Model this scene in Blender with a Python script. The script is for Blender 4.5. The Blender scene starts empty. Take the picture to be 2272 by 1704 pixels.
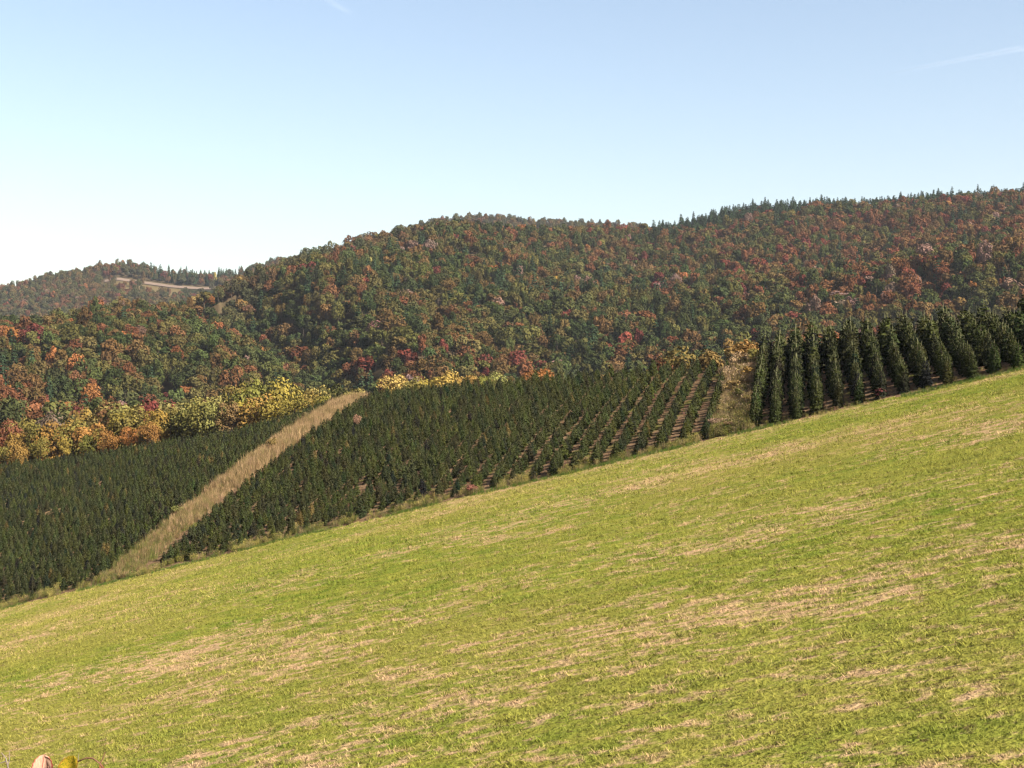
import bpy, math, random
import numpy as np
from mathutils import Vector

random.seed(7)
rng = np.random.default_rng(11)
SC = bpy.context.scene
COL = SC.collection

# ------------------------------------------------------------------ camera, sky, sun, exposure
F = 3298.0                                       # focal length in pixels of a 2272 wide picture
cam_d = bpy.data.cameras.new('camera')
cam_d.sensor_width = 36.0
cam_d.lens = 36.0 * F / 2272.0
cam_d.clip_start = 0.3
cam_d.clip_end = 150000.0
cam = bpy.data.objects.new('camera', cam_d)
cam.location = (0, 0, 0)
cam.rotation_euler = (math.radians(90), 0, 0)
COL.objects.link(cam)
SC.camera = cam

SUN_ELEV, SUN_AZ = math.radians(37), math.radians(124)     # azimuth clockwise from +Y
sun_vec = Vector((math.sin(SUN_AZ) * math.cos(SUN_ELEV), math.cos(SUN_AZ) * math.cos(SUN_ELEV), math.sin(SUN_ELEV)))
world = bpy.data.worlds.new('World')
SC.world = world
world.use_nodes = True
wn = world.node_tree
wn.nodes.clear()
sky = wn.nodes.new('ShaderNodeTexSky')
sky.sky_type = 'NISHITA'
sky.sun_disc = False
sky.sun_elevation = SUN_ELEV
sky.sun_rotation = SUN_AZ
sky.altitude = 300
sky.air_density = 1.0
sky.dust_density = 2.0
sky.ozone_density = 2.5
bg = wn.nodes.new('ShaderNodeBackground')
bg.inputs['Strength'].default_value = 0.051
wo = wn.nodes.new('ShaderNodeOutputWorld')
wb = wn.nodes.new('ShaderNodeVectorMath')          # the camera's warm white balance
wb.operation = 'MULTIPLY'
wb.inputs[1].default_value = (1.24, 1.07, .925)
wn.links.new(sky.outputs[0], wb.inputs[0])
wn.links.new(wb.outputs[0], bg.inputs[0])
wn.links.new(bg.outputs[0], wo.inputs[0])

sl = bpy.data.lights.new('sun', 'SUN')
sl.energy = 5.0
sl.angle = math.radians(0.53)
sl.color = (1.0, 0.93, 0.82)
sun = bpy.data.objects.new('sun', sl)
sun.rotation_euler = (-sun_vec).to_track_quat('-Z', 'Y').to_euler()
sun.location = (100, -60, 120)
COL.objects.link(sun)

SC.view_settings.view_transform = 'Standard'
SC.view_settings.look = 'None'
SC.view_settings.gamma = 1.0
SC.view_settings.use_curve_mapping = False
SC.view_settings.exposure = 2.15
SC.render.engine = 'CYCLES'
SC.cycles.max_bounces = 5
SC.cycles.diffuse_bounces = 2
SC.cycles.glossy_bounces = 1
SC.cycles.transmission_bounces = 2
SC.cycles.transparent_max_bounces = 6
SC.cycles.volume_bounces = 0
SC.cycles.use_denoising = True
SC.cycles.caustics_reflective = False
SC.cycles.caustics_refractive = False
SC.cycles.filter_width = 1.3
HAZE_DENSITY = 0.000034

# ------------------------------------------------------------------ numpy helpers
def hash2(ix, iy, seed):
    h = (ix.astype(np.int64) * 374761393 + iy.astype(np.int64) * 668265263 + seed * 1442695041) & 0x7fffffff
    h = ((h ^ (h >> 13)) * 1274126177) & 0x7fffffff
    h = h ^ (h >> 16)
    return (h & 0xffff) / 65535.0

def vnoise(x, y, seed=0):
    x = np.asarray(x, float); y = np.asarray(y, float)
    ix = np.floor(x); iy = np.floor(y)
    fx = x - ix; fy = y - iy
    fx = fx * fx * (3 - 2 * fx); fy = fy * fy * (3 - 2 * fy)
    a = hash2(ix, iy, seed); b = hash2(ix + 1, iy, seed)
    c = hash2(ix, iy + 1, seed); d = hash2(ix + 1, iy + 1, seed)
    return (a * (1 - fx) + b * fx) * (1 - fy) + (c * (1 - fx) + d * fx) * fy

def fbm(x, y, seed=0, octv=4):
    s = 0.0; a = 0.5; t = 0.0
    for k in range(octv):
        s = s + a * vnoise(x * 2 ** k, y * 2 ** k, seed + k * 17); t += a; a *= 0.5
    return s / t                                   # 0..1

def kn(x, pts):
    p = np.array(pts, float)
    return np.interp(x, p[:, 0], p[:, 1])

def smax(a, b, k):
    h = np.clip(0.5 + 0.5 * (a - b) / k, 0, 1)
    return b * (1 - h) + a * h + k * h * (1 - h)

# ------------------------------------------------------------------ terrain
A_, B_, C_ = 0.26, -0.0183, -6.9                 # the mown field is close to this plane
RX, RY, LX, LY = 39.6, 115.0, -56.4, 164.0       # line where the field meets the plantation (right and left end in view)
EX, EY = LX - RX, LY - RY
U = 0.19                                         # the planted rows run along (U, 1)
D_K = [(-.6, 16), (-.2, 18), (0, 20), (.111, 27), (.2, 45), (.231, 48), (.5, 65), (.8626, 83), (1, 98), (1.2, 100), (1.65, 100), (3, 100)]
RISE_K = [(-.6, 2), (-.2, 2.0), (0, 2.4), (.111, 4.7), (.2, 6.3), (.231, 6.4), (.5, 11.4), (.8626, 18.4), (1, 18.5), (1.2, 19.5), (1.5, 22.4), (1.65, 23.6), (3, 25)]

def soft(x, lim):
    return np.where(np.abs(x) < lim, x, np.sign(x) * (lim + 40 * np.tanh((np.abs(x) - lim) / 40)))

def to_td(X, Y):
    det = EX * 1.0 - EY * U
    dx, dy = X - RX, Y - RY
    t = (dx * 1.0 - dy * U) / det
    d = (EX * dy - EY * dx) / det
    return t, d

def from_td(t, d):
    return RX + EX * t + U * d, RY + EY * t + d

def h_field(X, Y):
    und = (fbm(X / 14, Y / 14, 3, 3) - .5) * .5 + (fbm(X / 60, Y / 60, 9, 2) - .5) * 1.2
    return A_ * soft(X, 95) + B_ * soft(Y, 220) + C_ + und

def h_plant(X, Y):
    t, d = to_td(X, Y)
    t = np.clip(t, -.6, 3)
    bx, by = from_td(t, np.zeros_like(d))
    D = kn(t, D_K); R = kn(t, RISE_K)
    x = np.clip(d / D, 0, 1)
    z = h_field(bx, by) + R * (1.25 * x - .25 * x * x)
    e = np.clip(d - D, 0, None)
    s0 = R / D * .75
    e1 = np.minimum(e, 14)
    z = z + s0 * e1 - .018 * e1 * e1 - (e - e1) * .33
    z = z + (fbm(X / 9, Y / 9, 21, 2) - .5) * .4
    return z

SKY_A = [(-900, 800), (-400, 760), (0, 712), (150, 695), (300, 666), (420, 662), (500, 625), (560, 597), (640, 574), (740, 548), (800, 526),
         (900, 505), (980, 490), (1060, 494), (1150, 500), (1250, 502), (1400, 502), (1470, 490), (1560, 470), (1640, 452), (1700, 445),
         (1800, 441), (1900, 440), (2000, 433), (2100, 426), (2272, 419), (2700, 405), (3400, 420)]
YR_A = [(-900, 760), (0, 800), (300, 850), (500, 900), (700, 1040), (1000, 1150), (1400, 1300), (1700, 1350), (2272, 1300), (3400, 1300)]
SKY_B = [(-900, 800), (-400, 700), (0, 640), (100, 612), (180, 598), (260, 582), (300, 588), (380, 600), (450, 606), (520, 605), (560, 592),
         (600, 580), (640, 572), (740, 556), (800, 545), (900, 510), (980, 484), (1060, 478), (1150, 483), (1250, 489), (1400, 498),
         (1500, 512), (1700, 560), (2300, 560), (3400, 600)]
TREE_H = 11.0

def h_far(X, Y):
    r = np.maximum(Y, 1.0)
    p = np.clip(1136 + F * X / r, -900, 3400)
    # main wooded hill
    yr = kn(p, YR_A)
    zr = (852 - kn(p, SKY_A)) / F * yr - TREE_H
    yf = 410.0
    t = (Y - yf) / (yr - yf)
    tc = np.clip(t, 0, 1)
    w = X * .8 + Y * .35
    spur = (fbm(w / 170, (Y * .8 - X * .35) / 420, 31, 3) - .5) * 84 * np.sin(np.pi * tc) ** .8 + (fbm(X / 55, Y / 75, 37, 2) - .5) * 10 * np.sin(np.pi * tc)
    pr = kn(Y, [(400, 860), (560, 790), (700, 690), (850, 540), (980, 450)])          # a ravine down the left flank
    spur = spur - 17 * np.exp(-((p - pr) / 105) ** 2) * np.clip((Y - 430) / 120, 0, 1) * np.clip((990 - Y) / 120, 0, 1)
    spur = spur + 10 * np.exp(-((p - pr - 190) / 120) ** 2) * np.sin(np.pi * tc)
    za = -40 + (zr + 40) * (1.15 * tc - .15 * tc * tc) + spur
    za = np.where(Y > yr, zr - .10 * (Y - yr), za)
    # far ridge
    zb_r = (852 - kn(p, SKY_B)) / F * 2000 - TREE_H
    tb = np.clip((Y - 1000) / 1000, 0, 1)
    zb = -20 + (zb_r + 20) * tb ** 1.6
    zb = np.where(Y > 2000, zb_r - .12 * (Y - 2000), zb)
    zb = zb + (fbm(X / 160, Y / 220, 41, 2) - .5) * 30 * np.sin(np.pi * tb)
    z = np.where(Y > yf, np.maximum(za, zb), -40)
    return np.clip(z, -40, 400)

def H(X, Y):
    X = np.asarray(X, float); Y = np.asarray(Y, float)
    t, d = to_td(X, Y)
    z = np.where(d > 0, h_plant(X, Y), h_field(X, Y))
    knoll = -1.75 - .29 * np.maximum(np.hypot(X, Y) - 1.5, 0)
    z = smax(z, knoll, .5)
    z = np.maximum(z, -40)
    return np.where(Y > 400, np.maximum(h_far(X, Y), -40), z)

def px_of(X, Y, Z):
    return 1136 + F * X / Y, 852 - F * Z / Y

# ------------------------------------------------------------------ materials
def new_mat(name):
    m = bpy.data.materials.new(name)
    m.use_nodes = True
    m.node_tree.nodes.clear()
    return m, m.node_tree

def node(nt, kind, **kw):
    n = nt.nodes.new(kind)
    for k, v in kw.items():
        setattr(n, k, v)
    return n

def math_n(nt, op, a, b=None, clamp=False):
    n = node(nt, 'ShaderNodeMath', operation=op, use_clamp=clamp)
    for i, v in enumerate((a, b)):
        if v is None: continue
        if isinstance(v, (int, float)): n.inputs[i].default_value = v
        else: nt.links.new(v, n.inputs[i])
    return n.outputs[0]

def mix_n(nt, fac, a, b, blend='MIX'):
    n = node(nt, 'ShaderNodeMix', data_type='RGBA', blend_type=blend)
    for i, v in ((0, fac), (6, a), (7, b)):
        if isinstance(v, (int, float)): n.inputs[i].default_value = v
        elif isinstance(v, tuple): n.inputs[i].default_value = (*v, 1)
        else: nt.links.new(v, n.inputs[i])
    return n.outputs[2]

def noise_n(nt, vec, scale, detail=3, rough=.55, off=None):
    n = node(nt, 'ShaderNodeTexNoise')
    n.inputs['Scale'].default_value = scale
    n.inputs['Detail'].default_value = detail
    n.inputs['Roughness'].default_value = rough
    if off is not None:
        a = node(nt, 'ShaderNodeVectorMath', operation='ADD')
        nt.links.new(vec, a.inputs[0]); a.inputs[1].default_value = off
        vec = a.outputs[0]
    nt.links.new(vec, n.inputs['Vector'])
    return n.outputs['Fac']

def ramp_n(nt, fac, lo, hi):
    n = node(nt, 'ShaderNodeMapRange', clamp=True, interpolation_type='SMOOTHSTEP')
    nt.links.new(fac, n.inputs[0])
    n.inputs[1].default_value = lo; n.inputs[2].default_value = hi
    return n.outputs[0]

ALBEDO = .515                                     # brings the palettes below to measured daylight reflectances
def finish(nt, color, rough=.9, transl=0.0, bump=None, bump_d=.05, tr_tint=None):
    color = mix_n(nt, 1.0, color, (ALBEDO,) * 3, 'MULTIPLY')
    out = node(nt, 'ShaderNodeOutputMaterial')
    df = node(nt, 'ShaderNodeBsdfDiffuse')
    if isinstance(color, tuple): df.inputs[0].default_value = (*color, 1)
    else: nt.links.new(color, df.inputs[0])
    if bump is not None:
        b = node(nt, 'ShaderNodeBump')
        b.inputs['Strength'].default_value = 1.0
        b.inputs['Distance'].default_value = bump_d
        nt.links.new(bump, b.inputs['Height'])
        nt.links.new(b.outputs[0], df.inputs['Normal'])
    sh = df.outputs[0]
    if transl > 0:
        tr = node(nt, 'ShaderNodeBsdfTranslucent')
        if isinstance(color, tuple): tr.inputs[0].default_value = (*color, 1)
        else: nt.links.new(color, tr.inputs[0])
        mx = node(nt, 'ShaderNodeMixShader')
        mx.inputs[0].default_value = transl
        nt.links.new(sh, mx.inputs[1]); nt.links.new(tr.outputs[0], mx.inputs[2])
        sh = mx.outputs[0]
    nt.links.new(sh, out.inputs[0])

def world_pos(nt):
    return node(nt, 'ShaderNodeNewGeometry').outputs['Position']

def field_color(nt, pos):
    """colour of the mown hay field at a place: greens, straw left in windrow streaks, brown thatch, small turf shadows painted as dark specks"""
    mp = node(nt, 'ShaderNodeMapping', vector_type='POINT')
    ang = math.atan2(EY, EX)
    mp.inputs['Rotation'].default_value = (0, 0, -ang)
    nt.links.new(pos, mp.inputs[0])
    mp2 = node(nt, 'ShaderNodeMapping', vector_type='POINT')
    mp2.inputs['Scale'].default_value = (.68, 1.0, 0.0)
    nt.links.new(mp.outputs[0], mp2.inputs[0])
    v = mp2.outputs[0]
    streak = noise_n(nt, v, .55, 5, .62)
    patch = noise_n(nt, v, 1.9, 5, .66, (13, 7, 0))
    big = noise_n(nt, pos, .045, 2, .5, (3, 31, 0))
    fine = noise_n(nt, pos, 5.5, 3, .6, (5, 9, 0))
    lush = noise_n(nt, v, .7, 5, .65, (40, 2, 0))
    g = mix_n(nt, ramp_n(nt, lush, .38, .66), (.275, .268, .048), (.155, .205, .027))
    g = mix_n(nt, ramp_n(nt, big, .35, .68), g, (.285, .262, .056), 'MIX')
    s = math_n(nt, 'ADD', math_n(nt, 'MULTIPLY', streak, .38), math_n(nt, 'MULTIPLY', patch, .62))
    zone = noise_n(nt, v, .075, 3, .55, (21, 5, 0))
    s = math_n(nt, 'ADD', s, math_n(nt, 'MULTIPLY', math_n(nt, 'SUBTRACT', zone, .5), .35))
    straw = ramp_n(nt, s, .50, .615)
    c = mix_n(nt, math_n(nt, 'MULTIPLY', straw, .88), g, (.56, .36, .21))
    br = ramp_n(nt, noise_n(nt, v, 4.0, 3, .65, (2, 77, 0)), .56, .68)  # brown thatch together with little turf shadows, painted as dark spots
    c = mix_n(nt, math_n(nt, 'MULTIPLY', br, .8), c, (.11, .075, .035))
    sp_ = ramp_n(nt, noise_n(nt, v, 9.0, 3, .6, (8, 3, 0)), .58, .68)  # finer specks: tiny shadows among the grass, put into the colour
    c = mix_n(nt, math_n(nt, 'MULTIPLY', sp_, .6), c, (.075, .065, .022))
    k = math_n(nt, 'ADD', math_n(nt, 'MULTIPLY', fine, .9), .50)
    return mix_n(nt, 1.0, c, k, 'MULTIPLY'), fine

def grey(nt, val):
    n = node(nt, 'ShaderNodeCombineColor')
    for i in range(3): nt.links.new(val, n.inputs[i])
    return n.outputs[0]

def mat_field():
    m, nt = new_mat('mown_hay')
    c, fine = field_color(nt, world_pos(nt))
    finish(nt, c, bump=fine, bump_d=.10)
    return m

def mat_tuft():
    m, nt = new_mat('hay_blades')
    c, fine = field_color(nt, world_pos(nt))
    rnd = node(nt, 'ShaderNodeObjectInfo').outputs['Random']
    k = math_n(nt, 'ADD', math_n(nt, 'MULTIPLY', rnd, .6), .90)
    finish(nt, mix_n(nt, 1.0, c, k, 'MULTIPLY'), transl=.3)
    return m

def mat_soil():
    m, nt = new_mat('plantation_soil')
    p = world_pos(nt)
    n1 = noise_n(nt, p, .5, 4, .6); n2 = noise_n(nt, p, 3.5, 4, .65, (9, 9, 0)); n3 = noise_n(nt, p, .25, 3, .5, (50, 0, 0))
    c = mix_n(nt, ramp_n(nt, n2, .35, .65), (.14, .085, .047), (.27, .175, .10))
    c = mix_n(nt, ramp_n(nt, n1, .52, .68), c, (.17, .085, .048))
    c = mix_n(nt, ramp_n(nt, n3, .54, .66), c, (.14, .135, .035))
    finish(nt, c, bump=n2, bump_d=.15)
    return m

def mat_hills():
    m, nt = new_mat('hill_floor')
    p = world_pos(nt)
    n1 = noise_n(nt, p, .05, 4, .6)
    c = mix_n(nt, ramp_n(nt, n1, .4, .6), (.07, .05, .03), (.10, .075, .04))
    finish(nt, c)
    return m

def mat_leaf(name, transl=.22, scale=.8, lo=.7, hi=1.3):
    """foliage: the colour comes from each tree's own tint, varied from clump to clump"""
    m, nt = new_mat(name)
    at = node(nt, 'ShaderNodeAttribute', attribute_type='INSTANCER', attribute_name='tint')
    p = node(nt, 'ShaderNodeTexCoord').outputs['Object']
    fa = node(nt, 'ShaderNodeAttribute', attribute_type='GEOMETRY', attribute_name='vary')
    n1 = noise_n(nt, p, scale, 2, .5)
    k = math_n(nt, 'ADD', math_n(nt, 'MULTIPLY', math_n(nt, 'ADD', n1, math_n(nt, 'MULTIPLY', fa.outputs['Fac'], .8)), (hi - lo) / .9), lo - .25)
    c = mix_n(nt, 1.0, at.outputs['Color'], grey(nt, k), 'MULTIPLY')
    finish(nt, c, transl=transl)
    return m

def mat_plain(name, col, var=.35, scale=3.0, transl=0):
    m, nt = new_mat(name)
    n1 = noise_n(nt, node(nt, 'ShaderNodeTexCoord').outputs['Object'], scale, 3, .6)
    k = math_n(nt, 'ADD', math_n(nt, 'MULTIPLY', n1, 2 * var), 1 - var)
    finish(nt, mix_n(nt, 1.0, col, grey(nt, k), 'MULTIPLY'), transl=transl)
    return m

M_FIELD, M_TUFT, M_SOIL, M_HILLS = mat_field(), mat_tuft(), mat_soil(), mat_hills()
M_LEAF = mat_leaf('autumn_leaves', transl=.12)
M_NEEDLE = mat_leaf('fir_needles', transl=0, scale=3.0, lo=.5, hi=1.5)
M_BARK = mat_plain('grey_brown_bark', (.11, .085, .065))
M_LEADER = mat_plain('pale_leader_shoot', (.17, .17, .085))
M_WEED = mat_leaf('weed_stems', transl=.3, scale=2.0, lo=.7, hi=1.3)

# ------------------------------------------------------------------ mesh helpers
def mesh_np(name, verts, faces, mats, mat_idx=None, vary=None):
    """mesh from numpy arrays; every face has the same number of corners"""
    me = bpy.data.meshes.new(name)
    nv, (nf, k) = len(verts), faces.shape
    me.vertices.add(nv)
    me.vertices.foreach_set('co', np.asarray(verts, np.float32).ravel())
    me.loops.add(nf * k)
    me.loops.foreach_set('vertex_index', faces.astype(np.int32).ravel())
    me.polygons.add(nf)
    me.polygons.foreach_set('loop_start', (np.arange(nf) * k).astype(np.int32))
    me.polygons.foreach_set('loop_total', np.full(nf, k, np.int32))
    for m in mats: me.materials.append(m)
    if mat_idx is not None:
        me.polygons.foreach_set('material_index', np.asarray(mat_idx, np.int32))
    if vary is not None:
        a = me.attributes.new('vary', 'FLOAT', 'FACE')
        a.data.foreach_set('value', np.asarray(vary, np.float32))
    me.update(calc_edges=True)
    me.validate()
    return me

def unit(v):
    return v / np.maximum(np.linalg.norm(v, axis=-1, keepdims=True), 1e-9)

def quads(cen, nrm, su, sv, r, up=None):
    """one small leaf-clump face per centre"""
    n = len(cen)
    a = r.normal(size=(n, 3)) if up is None else up
    nrm = unit(nrm)
    uu = unit(np.cross(nrm, a)); vv = np.cross(nrm, uu)
    su = np.broadcast_to(np.asarray(su, float).reshape(-1, 1), (n, 1)); sv = np.broadcast_to(np.asarray(sv, float).reshape(-1, 1), (n, 1))
    j = lambda: r.uniform(.7, 1.15, (n, 1))
    V = np.stack([cen - uu * su * j() - vv * sv * j() * .5, cen + uu * su * j() * .6 - vv * sv * j(),
                  cen + uu * su * j() + vv * sv * j() * .5, cen - uu * su * j() * .6 + vv * sv * j()], 1).reshape(-1, 3)
    return V, np.arange(4 * n).reshape(n, 4)

def tube(pts, radii, k=6):
    """tapered tube through points, quads"""
    pts = np.asarray(pts, float); n = len(pts)
    V = []
    for i in range(n):
        d = unit(pts[min(i + 1, n - 1)] - pts[max(i - 1, 0)])
        a = np.array([1., 0, 0]) if abs(d[0]) < .8 else np.array([0, 1., 0])
        u = unit(np.cross(d, a)); v = np.cross(d, u)
        for q in range(k):
            th = 2 * math.pi * q / k
            V.append(pts[i] + radii[i] * (math.cos(th) * u + math.sin(th) * v))
    Fc = [[i * k + q, i * k + (q + 1) % k, (i + 1) * k + (q + 1) % k, (i + 1) * k + q] for i in range(n - 1) for q in range(k)]
    return np.array(V), np.array(Fc)

def join(parts):
    """[(verts, quad faces, material index, vary)] -> arrays"""
    V, Fc, MI, VA, o = [], [], [], [], 0
    for v, f, mi, va in parts:
        V.append(v); Fc.append(f + o); o += len(v)
        MI.append(np.full(len(f), mi)); VA.append(np.broadcast_to(va, len(f)))
    return np.concatenate(V), np.concatenate(Fc), np.concatenate(MI), np.concatenate(VA)

def broadleaf(seed, h=12.0, rad=4.6, n=900, leaf=.42, lobes=14, base=.22, airy=.0):
    """crown arrays and trunk arrays of one broadleaf tree standing at the origin"""
    r = np.random.default_rng(seed)
    cz = h * (base + (1 - base) * .52); rz = h * (1 - base) * .5
    cs, rs = [], []
    for i in range(lobes):
        th = r.uniform(0, 2 * math.pi); ph = math.acos(r.uniform(-.75, 1))
        q = r.uniform(.50, .74)
        c = np.array([math.sin(ph) * math.cos(th) * rad * q, math.sin(ph) * math.sin(th) * rad * q, cz + math.cos(ph) * rz * q])
        cs.append(c); rs.append(rad * r.uniform(.26, .46))
    cs, rs = np.array(cs), np.array(rs)
    w = rs ** 2 / (rs ** 2).sum()
    li = r.choice(lobes, n, p=w)
    dirs = unit(r.normal(size=(n, 3)) + np.array([0, 0, .35]))
    rr = rs[li] * (r.uniform(.62, 1.08, n) ** .6)
    cen = cs[li] + dirs * rr[:, None]
    nr = unit(dirs * 1.0 + r.normal(size=(n, 3)) * .36 + np.array([0, 0, .15]))
    s = leaf * r.uniform(.6, 1.35, n)
    V, Fq = quads(cen, nr, s, s * .75, r)
    lobe_v = r.uniform(0, .6, lobes)
    crown = (V, Fq, 0, lobe_v[li] * .6 + r.uniform(0, .55, n))
    tr = [(*tube([(0, 0, -.8), (.05, 0, h * .2), (.1, .1, h * .45), (0, .1, h * .75)], [h * .022, h * .017, h * .011, h * .004]), 0, .5)]
    for c in cs[: 7]:
        b = np.array([.05, .05, h * r.uniform(.22, .45)])
        tr.append((*tube([b, (b + c) / 2 + [0, 0, .3], c], [h * .009, h * .006, h * .003], 4), 0, .5))
    return crown, tr

def conifer(seed, h=15.0, rad=3.4, n=520, leaf=.5, top=.05, droop=.25, power=.85, base=.08, tiers=13, flat=.8, wild=.35):
    """spire crown of whorled sprays; returns crown arrays and trunk arrays"""
    r = np.random.default_rng(seed)
    tier = r.integers(0, tiers, n * 3)
    keep = r.uniform(size=n * 3) < (1 - tier / tiers) ** .8 * .9 + .1
    tier = tier[keep][:n]; m = len(tier)
    zf = (tier + r.uniform(-.3, .3, m)) / tiers
    zf = np.clip(zf, 0, .985)
    spoke = r.uniform(.75, 1.12, (tiers, 9))
    th = r.uniform(0, 2 * math.pi, m)
    sp = spoke[tier, (th / (2 * math.pi) * 9).astype(int) % 9]
    R = rad * ((1 - zf) ** power + top) * sp
    q = r.uniform(.35, 1.12 if wild > .5 else 1.0, m) ** .7
    out = np.stack([np.cos(th), np.sin(th), np.zeros(m)], 1)
    z = h * (base + (1 - base) * zf) - R * q * droop
    cen = out * (R * q)[:, None] + np.stack([0 * z, 0 * z, z], 1)
    nr = out * (1.35 - flat) + np.array([0, 0, flat]) + r.normal(size=(m, 3)) * wild
    s = leaf * r.uniform(.6, 1.2, m) * (.55 + .6 * (1 - zf))
    side = np.cross(out, np.array([0, 0, 1.]))
    V, Fq = quads(cen, nr, s * .62, s * 1.15, r, up=out + r.normal(size=(m, 3)) * .25)
    crown = (V, Fq, 0, r.uniform(0, 1, m))
    trunk = [(*tube([(0, 0, -.3 if h < 5 else -1), (0, 0, h * .5), (0, 0, h * .95)], [h * .02, h * .012, h * .003], 5), 0, .5)]
    return crown, trunk

# ------------------------------------------------------------------ object helpers
def link(o, parent=None):
    COL.objects.link(o)
    if parent is not None: o.parent = parent
    return o

def tag(o, label=None, cat=None, group=None, kind=None):
    if label: o['label'] = label
    if cat: o['category'] = cat
    if group: o['group'] = group
    if kind: o['kind'] = kind
    return o

def thing(name, loc, label, cat, group=None, rz=0.0, scale=1.0):
    o = bpy.data.objects.new(name, None)
    o.empty_display_size = .2
    o.location = loc; o.rotation_euler = (0, 0, rz)
    o.scale = (scale,) * 3 if isinstance(scale, (int, float)) else scale
    link(o); tag(o, label, cat, group)
    return o

def mesh_obj(name, me, parent=None):
    return link(bpy.data.objects.new(name, me), parent)

def proto_collection(name, meshes):
    c = bpy.data.collections.new(name)
    for i, me in enumerate(meshes):
        c.objects.link(bpy.data.objects.new('%s_source_%02d' % (name, i), me))
    return c

def scatter(name, col, P, rotz, scl, idx, tint=None, tilt=None):
    """one stuff object: points carrying instances of the meshes of a collection"""
    n = len(P)
    me = bpy.data.meshes.new(name)
    me.vertices.add(n)
    me.vertices.foreach_set('co', np.asarray(P, np.float32).ravel())
    rot = np.zeros((n, 3), np.float32); rot[:, 2] = rotz
    if tilt is not None: rot[:, :2] = tilt
    scl = np.asarray(scl, np.float32)
    if scl.ndim == 1: scl = np.repeat(scl[:, None], 3, 1)
    for nm, arr in (('rot', rot), ('scl', scl)):
        a = me.attributes.new(nm, 'FLOAT_VECTOR', 'POINT'); a.data.foreach_set('vector', np.ascontiguousarray(arr, np.float32).ravel())
    a = me.attributes.new('idx', 'INT', 'POINT'); a.data.foreach_set('value', np.asarray(idx, np.int32))
    if tint is not None:
        a = me.attributes.new('tint', 'FLOAT_COLOR', 'POINT')
        a.data.foreach_set('color', np.concatenate([tint, np.ones((n, 1))], 1).astype(np.float32).ravel())
    o = bpy.data.objects.new(name, me)
    link(o); o['kind'] = 'stuff'
    g = bpy.data.node_groups.new('scatter_' + name, 'GeometryNodeTree')
    g.interface.new_socket('Geometry', in_out='INPUT', socket_type='NodeSocketGeometry')
    g.interface.new_socket('Geometry', in_out='OUTPUT', socket_type='NodeSocketGeometry')
    gi = g.nodes.new('NodeGroupInput'); go = g.nodes.new('NodeGroupOutput')
    ip = g.nodes.new('GeometryNodeInstanceOnPoints')
    ci = g.nodes.new('GeometryNodeCollectionInfo')
    ci.inputs['Collection'].default_value = col
    ci.inputs['Separate Children'].default_value = True
    ci.inputs['Reset Children'].default_value = True
    def attr(nm, ty):
        a = g.nodes.new('GeometryNodeInputNamedAttribute'); a.data_type = ty
        a.inputs['Name'].default_value = nm
        return [s for s in a.outputs if s.enabled and s.name == 'Attribute'][0]
    g.links.new(gi.outputs[0], ip.inputs['Points'])
    g.links.new(ci.outputs[0], ip.inputs['Instance'])
    ip.inputs['Pick Instance'].default_value = True
    g.links.new(attr('idx', 'INT'), ip.inputs['Instance Index'])
    e2r = g.nodes.new('FunctionNodeEulerToRotation')
    g.links.new(attr('rot', 'FLOAT_VECTOR'), e2r.inputs[0])
    g.links.new(e2r.outputs[0], ip.inputs['Rotation'])
    g.links.new(attr('scl', 'FLOAT_VECTOR'), ip.inputs['Scale'])
    g.links.new(ip.outputs[0], go.inputs[0])
    md = o.modifiers.new('scatter', 'NODES'); md.node_group = g
    return o

# ------------------------------------------------------------------ the ground, in one continuous sheet of three pieces
def build_ground():
    th = np.concatenate([np.linspace(-180, -34, 60, endpoint=False), np.linspace(-34, -22, 70, endpoint=False),
                         np.linspace(-22, 22, 420, endpoint=False), np.linspace(22, 34, 70, endpoint=False), np.linspace(34, 180, 60)])
    th = np.radians(th)
    rr = np.concatenate([[.05], np.geomspace(.6, 14, 26, endpoint=False), np.geomspace(14, 330, 400, endpoint=False), np.geomspace(330, 2600, 240)])
    T, R = np.meshgrid(th, rr)
    X, Y = R * np.sin(T), R * np.cos(T)
    Z = H(X, Y)
    nr, nc = X.shape
    V = np.stack([X, Y, Z], -1).reshape(-1, 3)
    i, j = np.meshgrid(np.arange(nr - 1), np.arange(nc - 1), indexing='ij')
    q = np.stack([i * nc + j, i * nc + j + 1, (i + 1) * nc + j + 1, (i + 1) * nc + j], -1).reshape(-1, 4)
    cx = V[q].mean(1)
    t, d = to_td(cx[:, 0], cx[:, 1])
    D = kn(np.clip(t, -.6, 3), D_K)
    front = cx[:, 1] > 0
    pl = (d > 0) & (d < D + 12) & front & (np.hypot(cx[:, 0], cx[:, 1]) < 390)
    fd = (d <= 0) & (np.hypot(cx[:, 0], cx[:, 1]) < 390)
    for name, m, mask in (('mown_field', M_FIELD, fd), ('plantation_ground', M_SOIL, pl), ('hills', M_HILLS, ~(pl | fd))):
        qq = q[mask]
        u, inv = np.unique(qq, return_inverse=True)
        me = mesh_np(name, V[u], inv.reshape(qq.shape)[:, ::-1], [m])
        me.polygons.foreach_set('use_smooth', np.ones(len(qq), bool))
        o = mesh_obj(name, me); o['kind'] = 'structure'
build_ground()

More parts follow.
